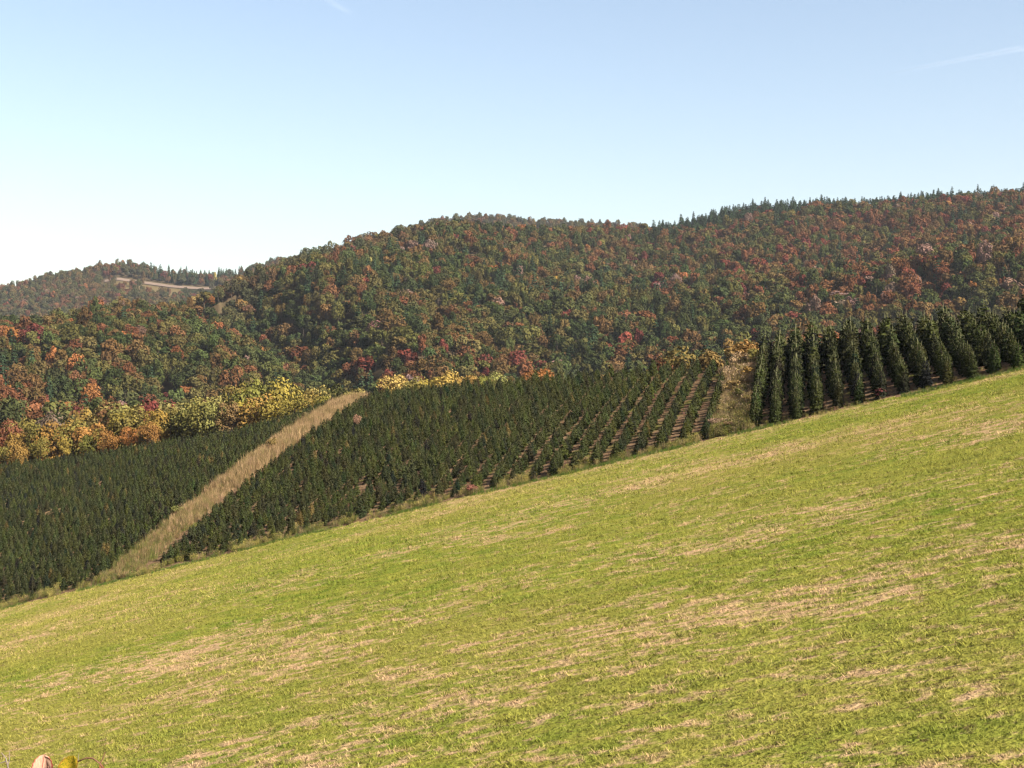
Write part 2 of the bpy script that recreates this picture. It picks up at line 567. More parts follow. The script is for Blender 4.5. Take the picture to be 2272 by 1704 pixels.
# ------------------------------------------------------------------ words for labels
ORD = ['', 'first', 'second', 'third', 'fourth', 'fifth', 'sixth', 'seventh', 'eighth', 'ninth', 'tenth', 'eleventh', 'twelfth', 'thirteenth',
       'fourteenth', 'fifteenth', 'sixteenth', 'seventeenth', 'eighteenth', 'nineteenth']
TENS = {2: ('twenty', 'twentieth'), 3: ('thirty', 'thirtieth'), 4: ('forty', 'fortieth'), 5: ('fifty', 'fiftieth'), 6: ('sixty', 'sixtieth')}
def ordinal(n):
    if n < 20: return ORD[n]
    a, b = divmod(n, 10)
    return TENS[a][1] if b == 0 else TENS[a][0] + '-' + ORD[b]

# ------------------------------------------------------------------ Christmas tree plantation
STRIP1, STRIP2 = (.818, .886), (.200, .241)      # two grass lanes between the blocks, as spans of t
def fir(seed, detail, cone):
    """a sheared Christmas tree with shaggy whorls and pale leader shoots, 2.6 m to the shoulder of its leader"""
    r = np.random.default_rng(seed)
    rad, pw = (.62, .70) if cone else (.54, .46)
    c, tr = conifer(seed + 100, h=2.6, rad=rad, n=detail, leaf=.15 if detail < 600 else .115, top=.06, droop=.30, power=pw, base=.03, tiers=13, flat=.40, wild=.5)
    ld = [(*tube([(0, 0, 2.3), (.01, 0, 2.6), (.02 * (seed % 3 - 1), .01, 2.78)], [.020, .016, .007], 3), 1, .5)]
    for q in range(9):
        th = r.uniform(0, 6.28); z0 = r.uniform(1.0, 2.3); rr = rad * (1 - z0 / 2.75) ** pw
        b = np.array([math.cos(th) * rr * .85, math.sin(th) * rr * .85, z0])
        ld.append((*tube([b, b + [math.cos(th) * .09, math.sin(th) * .09, .22]], [.014, .005], 3), 1, .5))
    V, Fq, mi, va = join([c] + ld)
    crown = mesh_np('fir_crown', V, Fq, [M_NEEDLE, M_LEADER], mi, va)
    V, Fq, mi, va = join(tr)
    return crown, mesh_np('fir_trunk', V, Fq, [M_BARK])
fir_near = [fir(200 + k, 820, k >= 5) for k in range(10)]
fir_whole = [fir(230 + k, 480, k >= 5)[0] for k in range(10)]

DT = 1.70 / 103.4
rows = []                                        # (block, row number, t)
t = STRIP2[0]; k = 1
while t > -.16: rows.append(('right', k, t)); t -= DT; k += 1
t = STRIP2[1]; k = 1
mid = []
while t < STRIP1[0]: mid.append(('middle', k, t)); t += DT * 1.17; k += 1
rows += mid
t = STRIP1[1]; k = 1
while t < 1.95: rows.append(('left', k, t)); t += DT * 1.17; k += 1
firs = []
for blk, rk, t in rows:
    D = float(kn(t, D_K)) + (2.0 if t < .7 else 4.0)
    d0 = .9 + random.uniform(-.3, .5) + (0 if blk == 'right' else .5)
    n = 0; d = d0
    while d < D:
        n += 1
        tt = t + random.gauss(0, .0006)
        x, y = from_td(tt, d + random.gauss(0, .16))
        d += (1.38 if blk == 'right' else 1.3) + random.gauss(0, .12 if blk == 'right' else .06)
        if random.random() < (.03 if blk != 'right' else .012): continue
        firs.append((blk, rk, n, x, y, t))
X = np.array([f[3] for f in firs]); Y = np.array([f[4] for f in firs])
Z = H(X, Y)
grow = np.array([np.clip(f[2] * 1.3 / float(kn(f[5], D_K)), 0, 1) for f in firs])
hs = np.where([f[0] == 'right' for f in firs], (.80 + .46 * grow), np.where([f[0] == 'middle' for f in firs], np.where([f[5] < .45 for f in firs], .59, .57), .55)) * rng.normal(1, .13, len(firs))
tq = np.array([f[5] for f in firs])
px, py = px_of(X, Y, Z)
seen = (px > -60) & (px < 2400) & (py < 1900)
size = hs / Y
order = [i for i in np.argsort(-size) if -8 < px[i] < 2280 and firs[i][2] <= 7]
solo = set(order[:300])
ftint = np.array([.030, .034, .011]) * rng.normal(1, .22, (len(firs), 1)) * np.array([1, 1, 1]) + rng.normal(0, .002, (len(firs), 3))
odd = (rng.uniform(size=len(firs)) < .01) & np.array([f[0] != 'right' for f in firs])
ftint[odd] = np.array([.085, .062, .022]) * rng.normal(1, .2, (odd.sum(), 1))
ftint = np.clip(ftint, .012, .2)
for i in sorted(solo):
    blk, rk, n, x, y, _ = firs[i]
    if blk == 'right': lb = 'Christmas tree %s from the field in the %s row right of the narrow lane' % (ordinal(n), ordinal(rk))
    elif blk == 'middle' and rk <= 20: lb = 'Christmas tree %s from the field in the %s row left of the narrow lane' % (ordinal(n), ordinal(rk))
    elif blk == 'middle': lb = 'Christmas tree %s from the field in the %s row right of the wide lane' % (ordinal(n), ordinal(len(mid) - rk + 1))
    else: lb = 'Christmas tree %s from the field in the %s row left of the wide lane' % (ordinal(n), ordinal(rk))
    s = float(hs[i]); wide = 1.14 + .36 * float(grow[i]) if blk == 'right' else 1.46; kk = random.randrange(5) + (0 if blk == 'right' else 5)
    o = thing('christmas_tree', (x, y, float(Z[i])), lb, 'tree', 'Christmas trees planted in rows', random.uniform(0, 6.28), (s * wide * random.uniform(.9, 1.12), s * wide * random.uniform(.9, 1.12), s))
    c = mesh_obj('crown', fir_near[kk][0], o); c['tint'] = [float(v) for v in ftint[i]]
    mesh_obj('trunk', fir_near[kk][1], o)
rest = np.array([i for i in range(len(firs)) if seen[i] and i not in solo])
w = rng.uniform(.9, 1.12, (len(rest), 1)) * hs[rest][:, None] * np.array([[1.14 + .36 * grow[i] if firs[i][0] == 'right' else 1.46] for i in rest])
scatter('plantation_trees', proto_collection('fir', fir_whole), np.stack([X[rest], Y[rest], Z[rest]], 1), rng.uniform(0, 6.28, len(rest)),
        np.concatenate([w, w, hs[rest][:, None]], 1), rng.integers(0, 5, len(rest)) + np.where([firs[i][0] == 'right' for i in rest], 0, 5), ftint[rest])
print('firs', len(firs), 'shown', int(seen.sum()))

# ------------------------------------------------------------------ broadleaf and pine prototypes
PAL = {'dark green': (.044, .054, .020), 'green': (.062, .072, .024), 'olive': (.098, .086, .028), 'bronze': (.125, .077, .030), 'rust': (.150, .066, .031),
       'orange': (.25, .105, .036), 'red': (.185, .054, .036), 'maroon': (.125, .038, .029), 'pinkish tan': (.20, .125, .095), 'yellow': (.25, .185, .045),
       'pale yellow-green': (.20, .172, .058), 'gold': (.26, .155, .04), 'pale gold': (.40, .28, .08)}
far_leafy, near_crowns, near_trunks = [], [], []
for k in range(7):
    c, tr = broadleaf(400 + k, h=12, rad=[4.4, 5.2, 4.8, 3.9, 5.6, 4.3, 5.0][k], n=900, leaf=.44, lobes=[12, 16, 14, 10, 17, 12, 13][k], base=.2)
    V, Fq, mi, va = join([c] + [(a, b, 1, e) for a, b, _, e in tr])
    far_leafy.append(mesh_np('far_leafy', V, Fq, [M_LEAF, M_BARK], mi, va))
for k in range(6):
    c, tr = broadleaf(500 + k, h=12, rad=[4.4, 5.0, 4.6, 3.9, 5.2, 4.2][k], n=2400, leaf=.25, lobes=[18, 22, 19, 16, 22, 17][k], base=.16)
    V, Fq, mi, va = join([c]); near_crowns.append(mesh_np('leafy_crown', V, Fq, [M_LEAF], None, va))
    V, Fq, mi, va = join(tr); near_trunks.append(mesh_np('leafy_trunk', V, Fq, [M_BARK]))
far_pine = []
for k in range(4):
    c, tr = conifer(600 + k, h=15, rad=[3.0, 3.6, 2.6, 3.3][k], n=420, leaf=.85, top=.06, droop=.12, power=.8, base=.12, tiers=11)
    V, Fq, mi, va = join([c] + [(a, b, 1, e) for a, b, _, e in tr])
    far_pine.append(mesh_np('far_pine', V, Fq, [M_LEAF, M_BARK], mi, va))

# ------------------------------------------------------------------ tree line just behind the plantation
FRONT = [(-200, 905), (0, 892), (300, 880), (450, 842), (560, 838), (700, 850), (800, 852), (870, 826), (940, 850), (1050, 825), (1200, 812), (1400, 790),
         (1560, 765), (1620, 770), (1680, 745), (1750, 730), (1900, 690), (2050, 680), (2150, 665), (2272, 655), (2500, 640)]
# picture column, distance behind the crest, height of the top above the camera axis in rows, colour
LINE_PAL = {'olive': (.165, .140, .038), 'pale yellow-green': (.225, .190, .062), 'gold': (.26, .160, .042), 'yellow': (.255, .192, .044), 'bronze': (.165, .098, .040)}
LINE = []
back = [(-60, 900, 'olive'), (-15, 892, 'olive'), (30, 890, 'pale yellow-green'), (75, 886, 'olive'), (112, 890, 'pinkish tan'), (150, 890, 'orange'),
        (185, 888, 'gold'), (222, 892, 'pale yellow-green'), (258, 884, 'rust'), (290, 886, 'pale yellow-green'), (325, 880, 'olive'), (352, 858, 'maroon'),
        (385, 878, 'pale yellow-green'), (415, 872, 'olive'), (448, 850, 'pale yellow-green'), (490, 838, 'pale yellow-green'), (528, 836, 'olive'), (562, 842, 'olive'), (600, 848, 'olive'),
        (640, 846, 'yellow'), (672, 846, 'olive'), (708, 852, 'pale yellow-green'), (742, 850, 'green'), (775, 862, 'olive'), (806, 850, 'pale yellow-green')]
front = [(-30, 955, 'orange'), (12, 935, 'rust'), (48, 950, 'gold'), (84, 930, 'olive'), (120, 938, 'gold'), (165, 935, 'olive'), (205, 930, 'gold'), (245, 925, 'olive'),
         (280, 915, 'yellow'), (312, 905, 'olive'), (345, 905, 'gold'), (378, 900, 'olive'), (412, 900, 'olive'), (440, 890, 'olive'), (474, 890, 'pale yellow-green'), (508, 888, 'bronze'),
         (545, 885, 'yellow'), (580, 880, 'gold'), (618, 878, 'yellow'), (655, 880, 'olive'), (690, 872, 'yellow'), (722, 872, 'yellow')]
low = [(-10, 985, 'olive'), (40, 978, 'gold'), (90, 972, 'olive'), (140, 968, 'yellow'), (190, 960, 'olive'), (240, 955, 'gold'), (285, 945, 'orange'), (330, 938, 'orange')]
mids = [(866, 828, 'pale gold'), (925, 838, 'pale yellow-green'), (965, 834, 'yellow'), (1000, 826, 'pale gold'), (1035, 830, 'gold'),
        (1075, 832, 'olive'), (1110, 830, 'pale yellow-green'), (1190, 815, 'orange'), (1470, 790, 'rust'), (1520, 776, 'olive'), (1575, 772, 'bronze')]
def line_spot(pxx, e):
    """the place e metres behind the crest of the plantation that lies on this picture column"""
    best = None
    for Yq in np.arange(130, 380, .5):
        Xq = (pxx - 1136) / F * Yq
        tq, dq = to_td(Xq, Yq)
        if dq - float(kn(np.clip(tq, -.6, 3), D_K)) >= e: return Xq, Yq
    return Xq, Yq
cnt = {}
line_list = []
for lst, e0, where in ((back, 34, 'tall %s tree at the back of the left tree line'), (front, 21, '%s tree at the front of the left tree line'),
                       (low, 12, 'low %s tree right behind the left block'), (mids, 26, '%s tree top rising just behind the middle block')):
    for q in lst:
        x, y = line_spot(q[0], e0 + random.uniform(-3, 3))
        line_list.append((q, x, y, where))
keys = {}
for q, x, y, where in line_list: keys.setdefault((q[2], where), []).append(q[0])
for q, x, y, where in line_list:
    z = float(H(x, y)); ztop = (852 - q[1]) / F * y
    h = min(max(ztop - z, 4.0), 19.0)
    peers = sorted(keys[(q[2], where)])
    lb = where % q[2]
    if len(peers) > 1: lb += ', %s from the left' % ordinal(peers.index(q[0]) + 1)
    s = h / 12.0
    sx = s * random.uniform(.85, 1.05) if h < 13 else s * random.uniform(.62, .80)
    if h > 8: sx = max(sx, .74)
    o = thing('broadleaf_tree', (x, y, z), lb, 'tree', 'autumn trees behind the plantation', random.uniform(0, 6.28), (sx, sx, s))
    kk = random.randrange(6)
    col = np.array(LINE_PAL.get(q[2], PAL[q[2]])) * random.uniform(.85, 1.2) * rng.normal(1, .06, 3)
    c = mesh_obj('crown', near_crowns[kk], o); c['tint'] = [float(max(v, .01)) for v in col]
    mesh_obj('trunk', near_trunks[kk], o)

# ------------------------------------------------------------------ the wooded hills
sp = 8.0
gx, gy = np.meshgrid(np.arange(-1100, 1100, sp), np.arange(330, 2150, sp))
gx = (gx + rng.uniform(-.45, .45, gx.shape) * sp).ravel(); gy = (gy + rng.uniform(-.45, .45, gy.shape) * sp).ravel()
p = 1136 + F * gx / gy
ok = (p > -180) & (p < 2450)
gx, gy, p = gx[ok], gy[ok], p[ok]
gz = H(gx, gy)
# leave out what no camera near this one could see: back slopes below the ridge line
el = gz / gy
top_el = (gz + 13) / gy
vis = np.ones(len(gx), bool)
bins = np.clip(((p + 200) / 12).astype(int), 0, 230)
oidx = np.argsort(gy)
run = np.full(240, -1.0)
for i in oidx:
    b = bins[i]
    if top_el[i] < run[b] - .016: vis[i] = False
    m = max(run[b], el[i]); run[b] = m
gate = ~((p > 222) & (p < 486) & (gy > 1866) & (gy < 1956) & ~((rng.uniform(size=len(gx)) < .07) & (gy < 1925)))
tq, dq = to_td(gx, gy)
vis &= gate & (dq - kn(np.clip(tq, -.6, 3), D_K) > 48)
gx, gy, gz, p = gx[vis], gy[vis], gz[vis], p[vis]
N = len(gx)
yr = kn(p, YR_A)
yy = 852 - F * (gz + 8) / gy                      # picture row, for zoning the mix of kinds
n_big = fbm(gx / 130, gy / 150, 61, 3); n_mid = fbm(gx / 45, gy / 50, 71, 2); n_con = fbm(gx / 70, gy / 80, 81, 3)
is_a = gy <= yr + 40
names = list(PAL)
W = np.zeros((N, len(names)))
def add(nm, w): W[:, names.index(nm)] += w
warm = np.clip((p - 1100) / 900, 0, 1) * np.clip((820 - yy) / 250, 0, 1) + .9 * np.clip((n_big - .52) * 5, -.3, 1.0) * .45
warm_left = .35 * np.clip((500 - p) / 400, 0, 1) * np.clip((yy - 680) / 120, 0, 1)
warm = np.clip(warm, 0, 1.2); rusty = np.clip(warm + warm_left, 0, 1.2)
add('dark green', .26 * (1.15 - warm)); add('green', .34 * (1.2 - .7 * warm)); add('olive', .40); add('bronze', .26 + .14 * warm)
add('rust', .10 + .50 * rusty); add('orange', .010 + .04 * warm + .08 * np.clip((500 - p) / 500, 0, 1) * (yy > 720)); add('red', .007 + .065 * warm); add('maroon', .015 + .11 * warm)
add('pinkish tan', .018 + .07 * np.clip((p - 1700) / 500, 0, 1)); add('pale yellow-green', .003)
W = np.clip(W, .001, None); W /= W.sum(1, keepdims=True)
cs = W.cumsum(1)
# neighbours share colours a little: mix a smooth random field with white noise
uu = np.clip(.5 + (n_mid - .5) * .55 + (rng.uniform(size=N) - .5) * .95, 0, .9999)
uu = np.argsort(np.argsort(uu)) / N
ci = np.minimum((cs < uu[:, None]).sum(1), len(names) - 1)
ci = np.array([np.searchsorted(cs[i], rng.uniform()) if rng.uniform() < .36 else ci[i] for i in range(N)])
ci = np.minimum(ci, len(names) - 1)
pine = (n_con > .66) & (rng.uniform(size=N) < .45) & (gy < yr - 90) | (rng.uniform(size=N) < .03) & (gy < yr - 60)
ridge = (p > 1430) & (gy > yr - 75) & (gy < yr + 260)
pine |= ridge & (rng.uniform(size=N) < np.where(p > 1560, .96, .8))
pine |= (~is_a) & (p > 330) & (p < 540) & (gy > 1966) & (rng.uniform(size=N) < .7)
tint = np.array([PAL[n] for n in names])[ci]
tint = tint * rng.normal(1.02, .17, (N, 1)) * rng.normal(1, .05, (N, 3))
tint[pine] = np.array([.034, .054, .026]) * rng.normal(1, .15, (pine.sum(), 1))
# far ridge and left part of the main crest: crowns mixed greyer and pinker
pale = (~is_a) | (is_a & (gy > yr - 60) & (p > 480) & (p < 1000))
tint[pale & ~pine] = tint[pale & ~pine] * .78 + np.array([.13, .095, .07]) * .22
tint = np.clip(tint, .012, .6)
hh = np.where(pine, rng.normal(1.0, .16, N), rng.normal(1.0, .16, N)) * np.where(ridge, np.where(pine, .8, .66), 1)
wid = np.where(pine, rng.normal(1, .12, N), rng.normal(.96, .2, N))
wid = np.where(~is_a, wid * .95, wid); hh = np.where(~is_a & (gy > 1965), hh * 1.15, hh)
idx = np.where(pine, 7 + rng.integers(0, 4, N), rng.integers(0, 7, N))
rot = rng.uniform(0, 6.28, N)
ptop = 852 - F * (gz + hh * 12) / gy
shows = (ptop < kn(p, FRONT) - 2) & (p > 0) & (p < 2272)
cand = np.argsort(-(wid * 9 / gy))
leafy_solo = [i for i in cand if shows[i] and not pine[i]][:225]
# pines standing on the right skyline
pine_solo = []
for b in np.arange(1430, 2272, 9.0):
    inb = np.where(pine & ridge & (p >= b) & (p < b + 9))[0]
    if len(inb): pine_solo.append(inb[np.argmin(ptop[inb])])
solo = leafy_solo + pine_solo
mesh_of = far_leafy + far_pine
def where_word(i):
    x = p[i]
    for lim, s in ((240, 'near the left picture edge above the tree line'), (620, 'above the left tree line'), (830, 'above the wide lane'),
                   (1150, 'above the pale gold trees'), (1500, 'above the middle block'), (1720, 'above the narrow lane'), (9999, 'above the right block')):
        if x < lim: return s
grp = {}
for i in leafy_solo: grp.setdefault((names[ci[i]], where_word(i)), []).append(i)
for (cn, ww), lst in grp.items():
    lst.sort(key=lambda i: p[i])
    for q, i in enumerate(lst):
        o = mesh_obj('broadleaf_tree', mesh_of[idx[i]])
        o.location = (gx[i], gy[i], gz[i]); o.rotation_euler = (0, 0, rot[i]); o.scale = (wid[i], wid[i], hh[i])
        o['tint'] = [float(v) for v in tint[i]]
        tag(o, '%s hillside tree %s' % (cn, ww) + (', %s from left' % ordinal(q + 1) if len(lst) > 1 else ''), 'tree', 'autumn trees low on the far hill')
pine_solo.sort(key=lambda i: p[i])
for q, i in enumerate(pine_solo):
    o = mesh_obj('pine_tree', mesh_of[idx[i]])
    o.location = (gx[i], gy[i], gz[i]); o.rotation_euler = (0, 0, rot[i]); o.scale = (wid[i], wid[i], hh[i])
    o['tint'] = [float(v) for v in tint[i]]
    tag(o, 'dark pine on the right skyline ridge, %s from the left' % ordinal(q + 1) if q < 69 else 'dark pine near the right end of the skyline ridge, %s from the right' % ordinal(len(pine_solo) - q), 'tree', 'pines along the skyline ridge')
mask = np.ones(N, bool); mask[solo] = False
keep = np.where(mask)[0]
scatter('forest', proto_collection('wood', mesh_of), np.stack([gx, gy, gz], 1)[keep], rot[keep], np.stack([wid, wid, hh], 1)[keep], idx[keep], tint[keep])
print('forest', N, 'pines', len(pine_solo))

# a tan hill field and a dark young planting on the far left hill
def hill_patch(name, p0, p1, y0, y1, mat, lift):
    pp = np.linspace(p0, p1, 40); yq = np.linspace(y0, y1, 14)
    P, Q = np.meshgrid(pp, yq)
    X = (P - 1136) / F * Q
    Z = H(X, Q) + lift
    V = np.stack([X, Q, Z], -1).reshape(-1, 3)
    i, j = np.meshgrid(np.arange(13), np.arange(39), indexing='ij')
    q = np.stack([i * 40 + j, i * 40 + j + 1, (i + 1) * 40 + j + 1, (i + 1) * 40 + j], -1).reshape(-1, 4)
    o = mesh_obj(name, mesh_np(name, V, q, [mat])); o['kind'] = 'structure'
hill_patch('hill_field', 232, 492, 1936, 1951, mat_plain('dry_hill_grass', (.19, .14, .11), .25, .05), 1.0)
hill_patch('hill_pasture', 240, 400, 1866, 1927, mat_plain('rough_hill_pasture', (.12, .09, .045), .35, .08), 1.0)
q_t, q_y = np.meshgrid(np.linspace(402, 486, 40), np.linspace(1862, 1922, 16))
q_x = (q_t - 1136) / F * q_y
q_n = q_x.size
scatter('hill_planting', proto_collection('hill_fir', fir_whole), np.stack([q_x, q_y, H(q_x, q_y)], -1).reshape(-1, 3), rng.uniform(0, 6.28, q_n), rng.uniform(1.0, 1.5, q_n),
        rng.integers(0, 4, q_n), np.repeat(np.array([[.036, .058, .03]]), q_n, 0))

# ------------------------------------------------------------------ grass of the mown field
def blades(seed, n, h, spread, w, lean=.5):
    r = np.random.default_rng(seed)
    b = np.stack([r.normal(0, spread, n), r.normal(0, spread, n), np.full(n, -.02)], 1)
    th = r.uniform(0, 6.28, n)
    ln = r.uniform(.1, 1, n) * lean
    hh = h * r.uniform(.5, 1.2, n)
    tip = b + np.stack([np.cos(th) * ln * hh, np.sin(th) * ln * hh, hh], 1)
    midp = b * .45 + tip * .55 + np.array([0, 0, .12]) * hh[:, None]
    ph = th + 1.57 + r.normal(0, .5, n)
    sd = np.stack([np.cos(ph), np.sin(ph), 0 * ph], 1) * w * r.uniform(.6, 1.2, (n, 1))
    V = np.stack([b - sd, b + sd, midp + sd * .8, midp - sd * .8, tip + sd * .2, tip - sd * .2], 1).reshape(-1, 3)
    o = (np.arange(n) * 6)[:, None]
    Fq = np.concatenate([o + [0, 1, 2, 3], o + [3, 2, 4, 5]], 0)
    return V, Fq, 0, np.tile(r.uniform(0, 1, n), 2)

def lane(n_, tlo, thi, dlo, dhi):
    return rng.uniform(tlo, thi, n_), rng.uniform(dlo, dhi, n_)

def tuft_points():
    out = []
    for r0, r1, dens in ((14, 30, 46), (30, 55, 30), (55, 90, 15), (90, 190, 6)):
        n = int(.40 * (r1 * r1 - r0 * r0) * dens)
        r = np.sqrt(rng.uniform(r0 * r0, r1 * r1, n)); th = rng.uniform(-.40, .40, n)
        x, y = r * np.sin(th), r * np.cos(th)
        t, d = to_td(x, y)
        k = (d < -.2) & (t < 1.7)
        z = H(x, y)
        pxx, pyy = px_of(x, y, z)
        k &= (pyy < 1790) & (pxx > -120) & (pxx < 2400)
        out.append(np.stack([x, y, z, np.full(n, (r0 + r1) / 2)], 1)[k])
    return np.concatenate(out)
T = tuft_points()
protos = [mesh_np('hay_tuft', *blades(700 + k, 14, .050, .085, .008, 1.9)[:2], [M_TUFT]) for k in range(5)]
lush = fbm(T[:, 0] * 1.3, T[:, 1] * 1.3, 5, 3)
s = rng.uniform(.55, 1.25, len(T)) * (1 + np.clip(T[:, 3] - 25, 0, 100) / 85) * (.55 + .9 * lush)
scatter('mown_grass', proto_collection('tuft', protos), T[:, :3], rng.uniform(0, 6.28, len(T)), s, rng.integers(0, 5, len(T)))
print('tufts', len(T))

# ------------------------------------------------------------------ weeds, lanes of tall grass
def put_td(name, protos, t, d, s, tint, tall=1.0):
    x, y = from_td(t, d)
    P = np.stack([x, y, H(x, y)], 1)
    pxx, pyy = px_of(*P.T)
    k = (pxx > -80) & (pxx < 2400)
    sc = np.stack([s, s, s * tall], 1) if np.ndim(tall) == 0 else np.stack([s, s, s * tall], 1)
    return scatter(name, protos, P[k], rng.uniform(0, 6.28, k.sum()), sc[k], rng.integers(0, 4, k.sum()), tint[k])

def mixtint(cols, n, jit=.12):
    c = np.array(cols)[rng.integers(0, len(cols), n)]
    return np.clip(c * rng.normal(1, jit, (n, 1)) + rng.normal(0, .006, (n, 3)), .01, .8)

tall_p = proto_collection('tall_grass', [mesh_np('tall_clump', *(lambda b: (b[0], b[1], [M_WEED], None, b[3]))(blades(720 + k, 26, .95, .16, .011, .45))) for k in range(4)])
weed_p = []
for k in range(4):
    r = np.random.default_rng(740 + k)
    st = blades(745 + k, 14, .75, .16, .010, .4)
    n = 90
    cen = np.stack([r.normal(0, .20, n), r.normal(0, .20, n), r.uniform(.1, .8, n)], 1)
    V, Fq = quads(cen, r.normal(size=(n, 3)) + [0, 0, .5], .05, .035, r)
    V, Fq, mi, va = join([st, (V, Fq, 0, r.uniform(0, 1, n))])
    weed_p.append(mesh_np('weed_clump', V, Fq, [M_WEED], None, va))
weed_c = proto_collection('weed', weed_p)

n = 11000                                          # the wide tan lane
t, d = lane(n, STRIP1[0] - .010, STRIP1[1] + .004, .5, 84)
k = np.abs((t - .852) / (.022 + .008 * d / 90)) < 1 + .25 * rng.normal(size=n)
t, d = t[k], d[k]
green = np.clip((30 - d) / 25, 0, 1) * .75
ti = np.where((rng.uniform(size=len(t)) < green)[:, None], mixtint([(.16, .17, .045), (.20, .19, .06), (.27, .20, .09)], len(t)), mixtint([(.43, .28, .155), (.36, .23, .12), (.50, .34, .18), (.28, .20, .09), (.22, .18, .065)], len(t), .2))
put_td('tall_grass', tall_p, t, d, rng.uniform(.4, 1.25, len(t)) * np.where(d < 30, .7, 1.0) * (.5 + fbm(t * 260, d * .35, 93, 2)), ti)
n = 5200                                          # the narrow lane
t, d = lane(n, STRIP2[0] + .003, STRIP2[1] - .003, .3, 50)
lo_ = rng.uniform(size=n) < np.clip((24 - d) / 22, 0, 1) * .7
ti = np.where(lo_[:, None], mixtint([(.20, .19, .055), (.26, .22, .08), (.17, .17, .045)], n), mixtint([(.38, .27, .15), (.34, .24, .10), (.26, .20, .07), (.40, .28, .18), (.30, .19, .11)], n))
hs_ = rng.uniform(.3, 1.25, n) * (.35 + 1.2 * fbm(t * 300, d * .4, 99, 2)) * np.where(d < 25, .75, 1.15)
g_ = rng.uniform(size=n) < .65
put_td('lane_grass', tall_p, t[g_], d[g_], hs_[g_], ti[g_])
put_td('lane_weeds', weed_c, t[~g_], d[~g_], hs_[~g_] * 1.1, ti[~g_])
n = 9500                                          # goldenrod and grass between field and plantation
t = rng.uniform(-.15, 1.7, n); d = rng.uniform(-.5, 3.4, n)
ba = fbm(t * 55, d * .5, 91, 3)
k = (ba + rng.normal(0, .07, n) > .44 + .10 * np.abs(d - .8)) & ~((t < .2) & (rng.uniform(size=n) < .6))
t, d, ba = t[k], d[k], ba[k]; n = len(t)
s = rng.uniform(.35, .85, n) * np.where(t < .2, .5, 1.0)
yel = (fbm(t * 90, d, 92, 2) + rng.normal(0, .12, n)) > .47
ti = np.where(yel[:, None], mixtint([(.34, .29, .08), (.28, .26, .07), (.33, .26, .10)], n), mixtint([(.17, .17, .05), (.31, .22, .12), (.14, .16, .045)], n))
g_ = rng.uniform(size=n) < .5
put_td('edge_weeds', weed_c, t[g_], d[g_], s[g_], ti[g_])
put_td('edge_grass', tall_p, t[~g_], d[~g_], s[~g_] * .9, ti[~g_])
n = 5000
t = rng.uniform(-.15, 1.6, n); d = rng.normal(-1.1, .45, n)
k = fbm(t * 30, d * .2, 95, 3) > .42; t, d = t[k], d[k]
put_td('verge_grass', tall_p, t, d, rng.uniform(.18, .36, len(t)), mixtint([(.08, .14, .025), (.10, .16, .03), (.14, .17, .04)], len(t)))
n = 3500                                          # dry weeds on the ground between the rows
t = rng.uniform(-.12, 1.0, n); d = rng.uniform(0, 60, n)
k = ~((t > STRIP2[0]) & (t < STRIP2[1]) | (t > STRIP1[0]) & (t < STRIP1[1])); t, d = t[k], d[k]
put_td('row_weeds', weed_c, t, d, rng.uniform(.15, .42, len(t)), mixtint([(.36, .24, .15), (.24, .13, .08), (.17, .17, .05), (.30, .17, .12)], len(t)))

# ------------------------------------------------------------------ single shrubs
bush_c, bush_t = [], []
for k in range(3):
    c, tr = broadleaf(800 + k, h=2.2, rad=1.0, n=800, leaf=.075, lobes=14, base=.08)
    V, Fq, mi, va = join([c]); bush_c.append(mesh_np('bush_leaves', V, Fq, [M_LEAF], None, va))
    V, Fq, mi, va = join(tr); bush_t.append(mesh_np('bush_stems', V, Fq, [M_BARK]))
def shrub(t, d, h, w, col, label):
    x, y = from_td(t, d)
    o = thing('shrub', (x, y, float(H(x, y))), label, 'shrub', None, random.uniform(0, 6), (w / 2, w / 2, h / 2.2))
    k = random.randrange(3)
    c = mesh_obj('foliage', bush_c[k], o); c['tint'] = [float(v) for v in col]
    mesh_obj('stems', bush_t[k], o)
shrub(.224, 47.0, 3.4, 3.4, (.27, .15, .05), 'orange brown bush filling the top end of the narrow lane')
shrub(.236, 50.0, 3.6, 3.2, (.30, .19, .07), 'tan golden bush at the top end of the narrow lane beside the middle block')
shrub(.228, 41.0, 2.6, 2.8, (.34, .23, .13), 'pale tan bush in the middle of the upper narrow lane')
shrub(.227, 23.0, 1.4, 2.4, (.30, .20, .08), 'broad low golden brush in the middle of the narrow lane')
shrub(.229, 11.0, 1.1, 2.2, (.24, .18, .07), 'low olive tan brush in the lower narrow lane')
shrub(.213, 40.0, 2.4, 2.2, (.20, .17, .05), 'olive bush against the right block high in the narrow lane')
shrub(.214, 27.0, 1.9, 1.9, (.33, .20, .06), 'golden bush on the right side of the narrow lane halfway up')
shrub(.236, 34.0, 2.0, 2.0, (.33, .22, .14), 'tan pink bush on the left side of the narrow lane')
shrub(.217, 18.0, 1.3, 1.6, (.17, .16, .05), 'low olive bush on the right side of the narrow lane')
shrub(.232, 4.0, 1.1, 2.2, (.28, .18, .12), 'low pinkish brown brush at the bottom of the narrow lane')
shrub(.223, 1.6, .9, 1.8, (.24, .15, .08), 'low rusty brush where the narrow lane meets the field')
shrub(.102, 1.0, .8, 1.1, (.30, .09, .09), 'small red bush at the field edge below the right block')
shrub(.735, 52.0, 2.0, 1.6, (.30, .17, .11), 'pale brown dead bush among the trees near the top of the middle block')
shrub(.853, 48.0, 2.0, 2.2, (.24, .17, .06), 'yellow brown bush on the left edge of the wide lane')
shrub(.866, 66.0, 1.8, 1.4, (.18, .14, .07), 'dark brown bush in the upper half of the wide lane')
